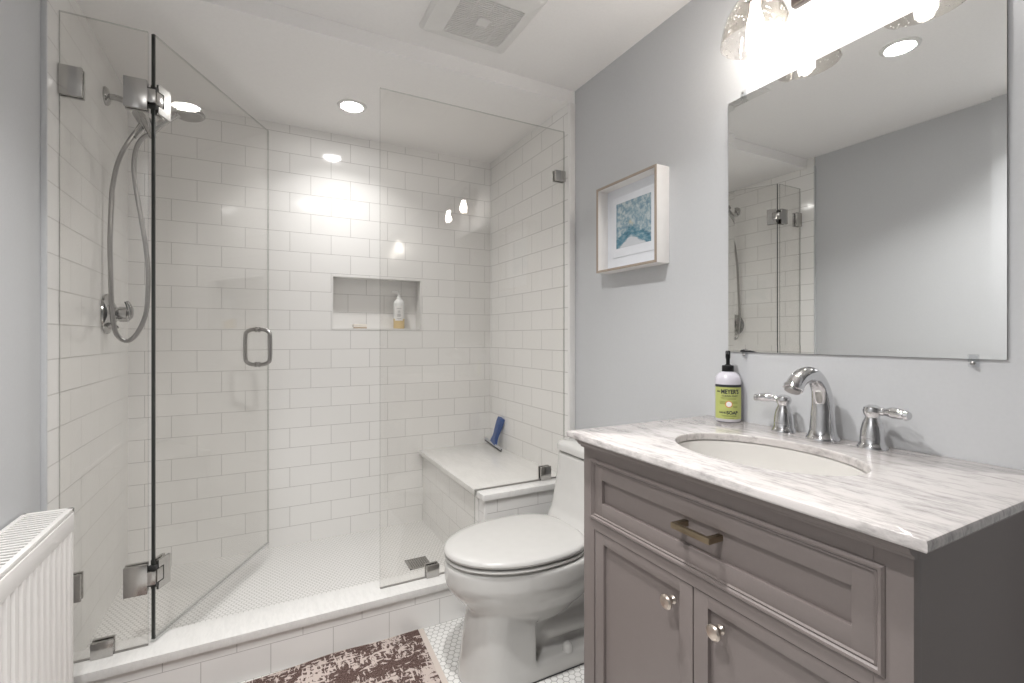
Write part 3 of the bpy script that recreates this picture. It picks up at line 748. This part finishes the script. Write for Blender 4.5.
# ------------------------------------------------------------------ vanity light
LD, LY, LZ, LR = .1112, .8188, 1.9146, .0864
lx = XR-.006-LD
vl = thing('vanity_light', 'dark bronze two-lamp wall light with seeded glass shades above the mirror', 'wall light', (XR, .679, 2.05))
B().box(XR-.024, XR, .575, .783, 2.012, 2.125, .006).done('backplate', 'bronze', vl)
for y in (LY, .679-(LY-.679)):
    B().tube([(XR-.02, .679+(y-.679)*.45, 2.085), (XR-.05, .679+(y-.679)*.7, 2.098), (lx+.02, y, 2.100), (lx, y, 2.085), (lx, y, 2.06)], .008, 12).done('arm', 'bronze', vl)
    so_ = B().lathe([(.010, .148), (.024, .142), (.024, .118), (.018, .112), (.018, .100)], (lx, y, LZ), n=24).done('socket', 'bronze', vl)
    pr = [(LR, 0), (LR*.985, .012), (LR*.93, .04), (LR*.82, .07), (LR*.64, .097), (LR*.43, .116), (.026, .126)]
    inn = [(r-.0028, h) for r, h in reversed(pr)]
    B().shell(pr+inn, (lx, y, LZ)).done('shade', 'seed_glass', vl, smooth=50)
    B().lathe([(.004, .022), (.014, .026), (.0195, .036), (.0205, .046), (.018, .060), (.013, .075), (.0115, .090), (.0115, .104)], (lx, y, LZ), n=24).done('bulb', 'bulb', vl, smooth=50)

# ------------------------------------------------------------------ toilet
TY = 1.455
to = thing('toilet', 'white one-piece toilet with closed lid beside the vanity', 'toilet', (.92, TY, 0))
def egg(xf, xb, hw, z, n=56, k=2.2, split=.56):
    """plan outline: long rounded nose towards -X, fuller back"""
    xc = xf+(xb-xf)*split; out = []
    for i in range(n):
        a = 2*PI*i/n; c_, s_ = math.cos(a), math.sin(a)
        kk = 2.0 if c_ < 0 else k
        px = abs(c_)**(2/kk)*(xb-xc if c_ > 0 else xc-xf)*(1 if c_ > 0 else -1)
        py = abs(s_)**(2/kk)*hw*(1 if s_ > 0 else -1)
        out.append(Vector((xc+px, TY+py, z)))
    return out
bd = B()
# bowl with rim
bd.loft([egg(.660, .98, .085, .170), egg(.635, 1.02, .112, .205), egg(.595, 1.06, .145, .245), egg(.553, 1.09, .172, .290), egg(.532, 1.10, .184, .320), egg(.528, 1.10, .188, .336), egg(.527, 1.10, .189, .385), egg(.532, 1.10, .185, .395)])
# front column of the pedestal, trapway body and foot flange
def rr(x0, x1, hw0, z, r=.03, n=8):
    return [Vector((v.x, v.y, z)) for v in rect(x0, x1, TY-hw0, TY+hw0, z, r, n)]
def dee(xf, hw, z, xb=.800, n=24):
    return [Vector((xb-.10-(xb-.10-xf)*math.cos(t), TY+hw*math.sin(t), z)) for t in [-PI/2+PI*k/n for k in range(n+1)]] + [Vector((xb, TY+hw, z)), Vector((xb, TY-hw, z))]
bd.loft([dee(.572, .120, .0), dee(.575, .118, .03), dee(.592, .112, .14), dee(.607, .110, .22), dee(.620, .112, .28)])
bd.loft([rr(.70, 1.22, .119, .0, .03), rr(.70, 1.22, .119, .045, .03), rr(.71, 1.21, .110, .055, .03)])
bd.loft([rr(.68, 1.20, .054, .0, .03), rr(.68, 1.20, .058, .20, .03), rr(.68, 1.22, .085, .36, .03)])
for sg in (-1, 1):
    bd.tube([(.860, TY+sg*.035, .105), (.91, TY+sg*.042, .120), (1.04, TY+sg*.044, .120), (1.18, TY+sg*.040, .10)], [.030, .042, .042, .04], 16)
    bd.tube([(.74, TY+sg*.045, .235), (.86, TY+sg*.050, .250), (.96, TY+sg*.055, .290), (1.05, TY+sg*.065, .36)], [.045, .055, .058, .055], 16)
# deck and tank
bd.loft([rr(.95, 1.262, .165, .330, .05), rr(.95, 1.262, .178, .36, .05), rr(.955, 1.262, .180, .392, .05)])
bd.loft([rr(.965, 1.264, .176, .380, .06), rr(.990, 1.265, .180, .415, .06), rr(1.018, 1.266, .186, .46, .06), rr(1.040, 1.266, .190, .53, .055), rr(1.056, 1.267, .193, .60, .05), rr(1.066, 1.268, .195, .668, .045)])
body = bd.done('bowl_and_tank', 'porcelain', to, smooth=0)
md = body.modifiers.new('blend', 'REMESH'); md.mode = 'VOXEL'; md.voxel_size = .0065; md.use_smooth_shade = True
sm = body.modifiers.new('soften', 'SMOOTH'); sm.factor = .5; sm.iterations = 10
tl = B().loft([rr(1.070, 1.268, .192, .670, .045), rr(1.060, 1.270, .199, .674, .047), rr(1.060, 1.270, .199, .694, .047), rr(1.064, 1.268, .196, .702, .045), rr(1.076, 1.262, .184, .7075, .04), rr(1.13, 1.22, .10, .7095, .03)])
tl.done('tank_lid', 'porcelain', to, smooth=40)
ls = lambda d, z, e=0: egg(.529+d, 1.010-d*.5, .187-d, z, k=3.0)
B().loft([ls(.010, .3985), ls(.002, .4005), ls(.0, .4045), ls(.002, .4085), ls(.012, .4105)]).done('seat', 'seat', to, smooth=40)
B().loft([ls(.012, .4165), ls(.0, .4180), ls(-.003, .425), ls(-.001, .4315), ls(.006, .4365), ls(.03, .4395), ls(.09, .4415)]).done('lid', 'seat', to, smooth=40)
for sg in (-1, 1):
    B().cyl((1.022, TY+sg*.105, .418), (1.022, TY+sg*.045, .418), .014, n=20, bev=.003).done('lid_hinge', 'plastic', to)
    B().lathe([(.0175, 0), (.0175, .012), (.0150, .023), (.008, .029)], (.930, TY+sg*.099, .0525), n=24).done('bolt_cap', 'porcelain', to, smooth=50)
fl = B().cyl((1.115, TY-.190, .628), (1.115, TY-.207, .628), .013, n=20, bev=.002)
fl.tube([(1.115, TY-.205, .628), (1.095, TY-.210, .626), (1.060, TY-.212, .620), (1.040, TY-.210, .616)], [.007, .008, .008, .006], 12)
fl.done('flush_lever', 'chrome', to)
B().box(.64, 1.222, TY-.119, TY+.119, .0002, .004, .001).done('base_shadow_strip', 'rubber', to)  # dark strip standing in for the contact shadow under the toilet foot

# ------------------------------------------------------------------ rug
rg = thing('bath_rug', 'distressed brown and cream woven bath rug beside the shower curb', 'rug', (.2, 1.5, 0))
def sheet(x0, x1, y0, y1, nx, ny, th, fz):
    b = bmesh.new(); V = {}
    for k in (0, 1):
        for i in range(nx+1):
            for j in range(ny+1):
                x, y = x0+(x1-x0)*i/nx, y0+(y1-y0)*j/ny
                dx_, dy_, z = fz(x, y)
                V[i, j, k] = b.verts.new((x+dx_, y+dy_, z+th*k))
    for i in range(nx):
        for j in range(ny):
            b.faces.new((V[i, j, 1], V[i+1, j, 1], V[i+1, j+1, 1], V[i, j+1, 1])); b.faces.new((V[i, j, 0], V[i, j+1, 0], V[i+1, j+1, 0], V[i+1, j, 0]))
    for i in range(nx):
        b.faces.new((V[i, 0, 0], V[i+1, 0, 0], V[i+1, 0, 1], V[i, 0, 1])); b.faces.new((V[i, ny, 0], V[i, ny, 1], V[i+1, ny, 1], V[i+1, ny, 0]))
    for j in range(ny):
        b.faces.new((V[0, j, 0], V[0, j, 1], V[0, j+1, 1], V[0, j+1, 0])); b.faces.new((V[nx, j, 0], V[nx, j+1, 0], V[nx, j+1, 1], V[nx, j, 1]))
    q = B(); q.bm = b; return q
def fz(x, y):
    e = max(0, (y-1.45)/.32)
    return -.045*max(0, (1.76-y))*1.0*(1 if x > .3 else max(0, (x+.3)/.6)), -.05*e*max(0, .22-x)-.005*e*math.exp(-((x-.36)/.07)**2), .0005+.0022*(1+math.sin(x*14+y*6))*e
sheet(-.42, .530, 1.17, 1.781, 70, 44, .007, fz).done('woven_field', 'rug', rg, smooth=60)
sheet(.530, .550, 1.17, 1.780, 4, 44, .006, fz).done('end_binding', 'rug_binding', rg, smooth=60)
sheet(-.442, -.420, 1.17, 1.780, 4, 44, .006, fz).done('end_binding', 'rug_binding', rg, smooth=60)
sheet(-.42, .530, 1.781, 1.7835, 70, 2, .0065, fz).done('side_binding', 'rug_binding', rg, smooth=60)

# ------------------------------------------------------------------ squeegee on the bench
sq = thing('squeegee', 'blue handled squeegee leaning in the corner on the shower bench', 'squeegee', (1.2, 2.52, ZB))
pa, pb_ = Vector((1.190, 2.386, ZB+.0175)), Vector((1.214, 2.655, ZB+.0275))
ax = (pb_-pa).normalized(); mid = (pa+pb_)/2
top = Vector((1.240, 2.487, .655))
hd_ = (top-mid).normalized()
def frame_mtx(o, zax, xax):
    zax = zax.normalized(); xax = (xax-zax*xax.dot(zax)).normalized(); yax = zax.cross(xax)
    return Matrix(((xax.x, yax.x, zax.x, o.x), (xax.y, yax.y, zax.y, o.y), (xax.z, yax.z, zax.z, o.z), (0, 0, 0, 1)))
Q2 = frame_mtx(mid, hd_-ax*hd_.dot(ax), ax)
ln = (top-mid).length
Q = frame_mtx(mid, hd_, ax)
B().loft([[Q @ Vector((x, y, z)) for x, y in ((w, -d), (w, d), (-w, d), (-w, -d))] for w, d, z in ((.042, .007, .004), (.036, .008, .020), (.024, .010, .042), (.0195, .012, .065), (.023, .014, .10), (.0255, .015, .140), (.0255, .014, ln-.004), (.023, .012, ln))]).done('handle', 'blue', sq, smooth=20)
L2 = (pb_-pa).length/2
B().box(-L2+.004, L2-.004, -.0065, .0065, -.004, .007, .001, mtx=Q2).done('blade_holder', 'blade', sq)
B().box(-L2, L2, -.0022, .0022, -.013, .004, .0008, mtx=Q2).done('rubber_blade', 'rubber', sq)

# ------------------------------------------------------------------ niche bottle and soap
nb = thing('pump_bottle', 'white pump bottle with amber liquid in the shower niche', 'bottle', (.695, 2.706, NZ0+.002))
q0 = (.695, 2.706, NZ0+.0022)
B().lathe([(.028, 0), (.031, .004), (.031, .056)], q0, n=32).done('liquid', 'amber', nb)
B().lathe([(.031, .056), (.031, .138), (.030, .148), (.024, .160), (.013, .168), (.011, .176), (.011, .184)], q0, n=32).done('bottle', 'bottle_white', nb)
B().lathe([(.005, .184), (.005, .205), (.010, .207), (.011, .213), (.009, .216)], q0, n=20).tube([(.695, 2.706, q0[2]+.210), (.667, 2.700, q0[2]+.212), (.650, 2.697, q0[2]+.208)], [.006, .0055, .004], 10).done('pump', 'bottle_white', nb)
fa = math.atan2(-2.706, -.70)
pl = B(); rings = []
for i in range(15):
    a = fa-.75+1.5*i/14
    rings.append([Vector((q0[0]+r*math.cos(a), q0[1]+r*math.sin(a), q0[2]+z)) for r, z in ((.0312, .045), (.0317, .045), (.0317, .128), (.0312, .128))])
pl.loft(rings); lb = pl.done('label', 'paper', nb)
ink = B()
for z, w in ((.113, .4), (.098, .22), (.092, .25), (.080, .32), (.074, .36), (.068, .3), (.055, .4)):
    rings = []
    for i in range(9):
        a = fa-w+2*w*i/8
        rings.append([Vector((q0[0]+r*math.cos(a), q0[1]+r*math.sin(a), q0[2]+zz)) for r, zz in ((.0316, z), (.0319, z), (.0319, z+.0025), (.0316, z+.0025))])
    ink.loft(rings)
ink.done('label_print', 'steel', lb, smooth=0)
sb_ = thing('soap_bar', 'cream bar of soap on a tan tray in the niche', 'soap', (.480, 2.705, NZ0+.002))
B().box(.448, .512, 2.680, 2.730, NZ0+.0022, NZ0+.007, .0015).done('tray', 'tan', sb_)
B().box(.440, .512, 2.678, 2.724, NZ0+.0068, NZ0+.026, .006, 3).done('bar', 'cream', sb_)
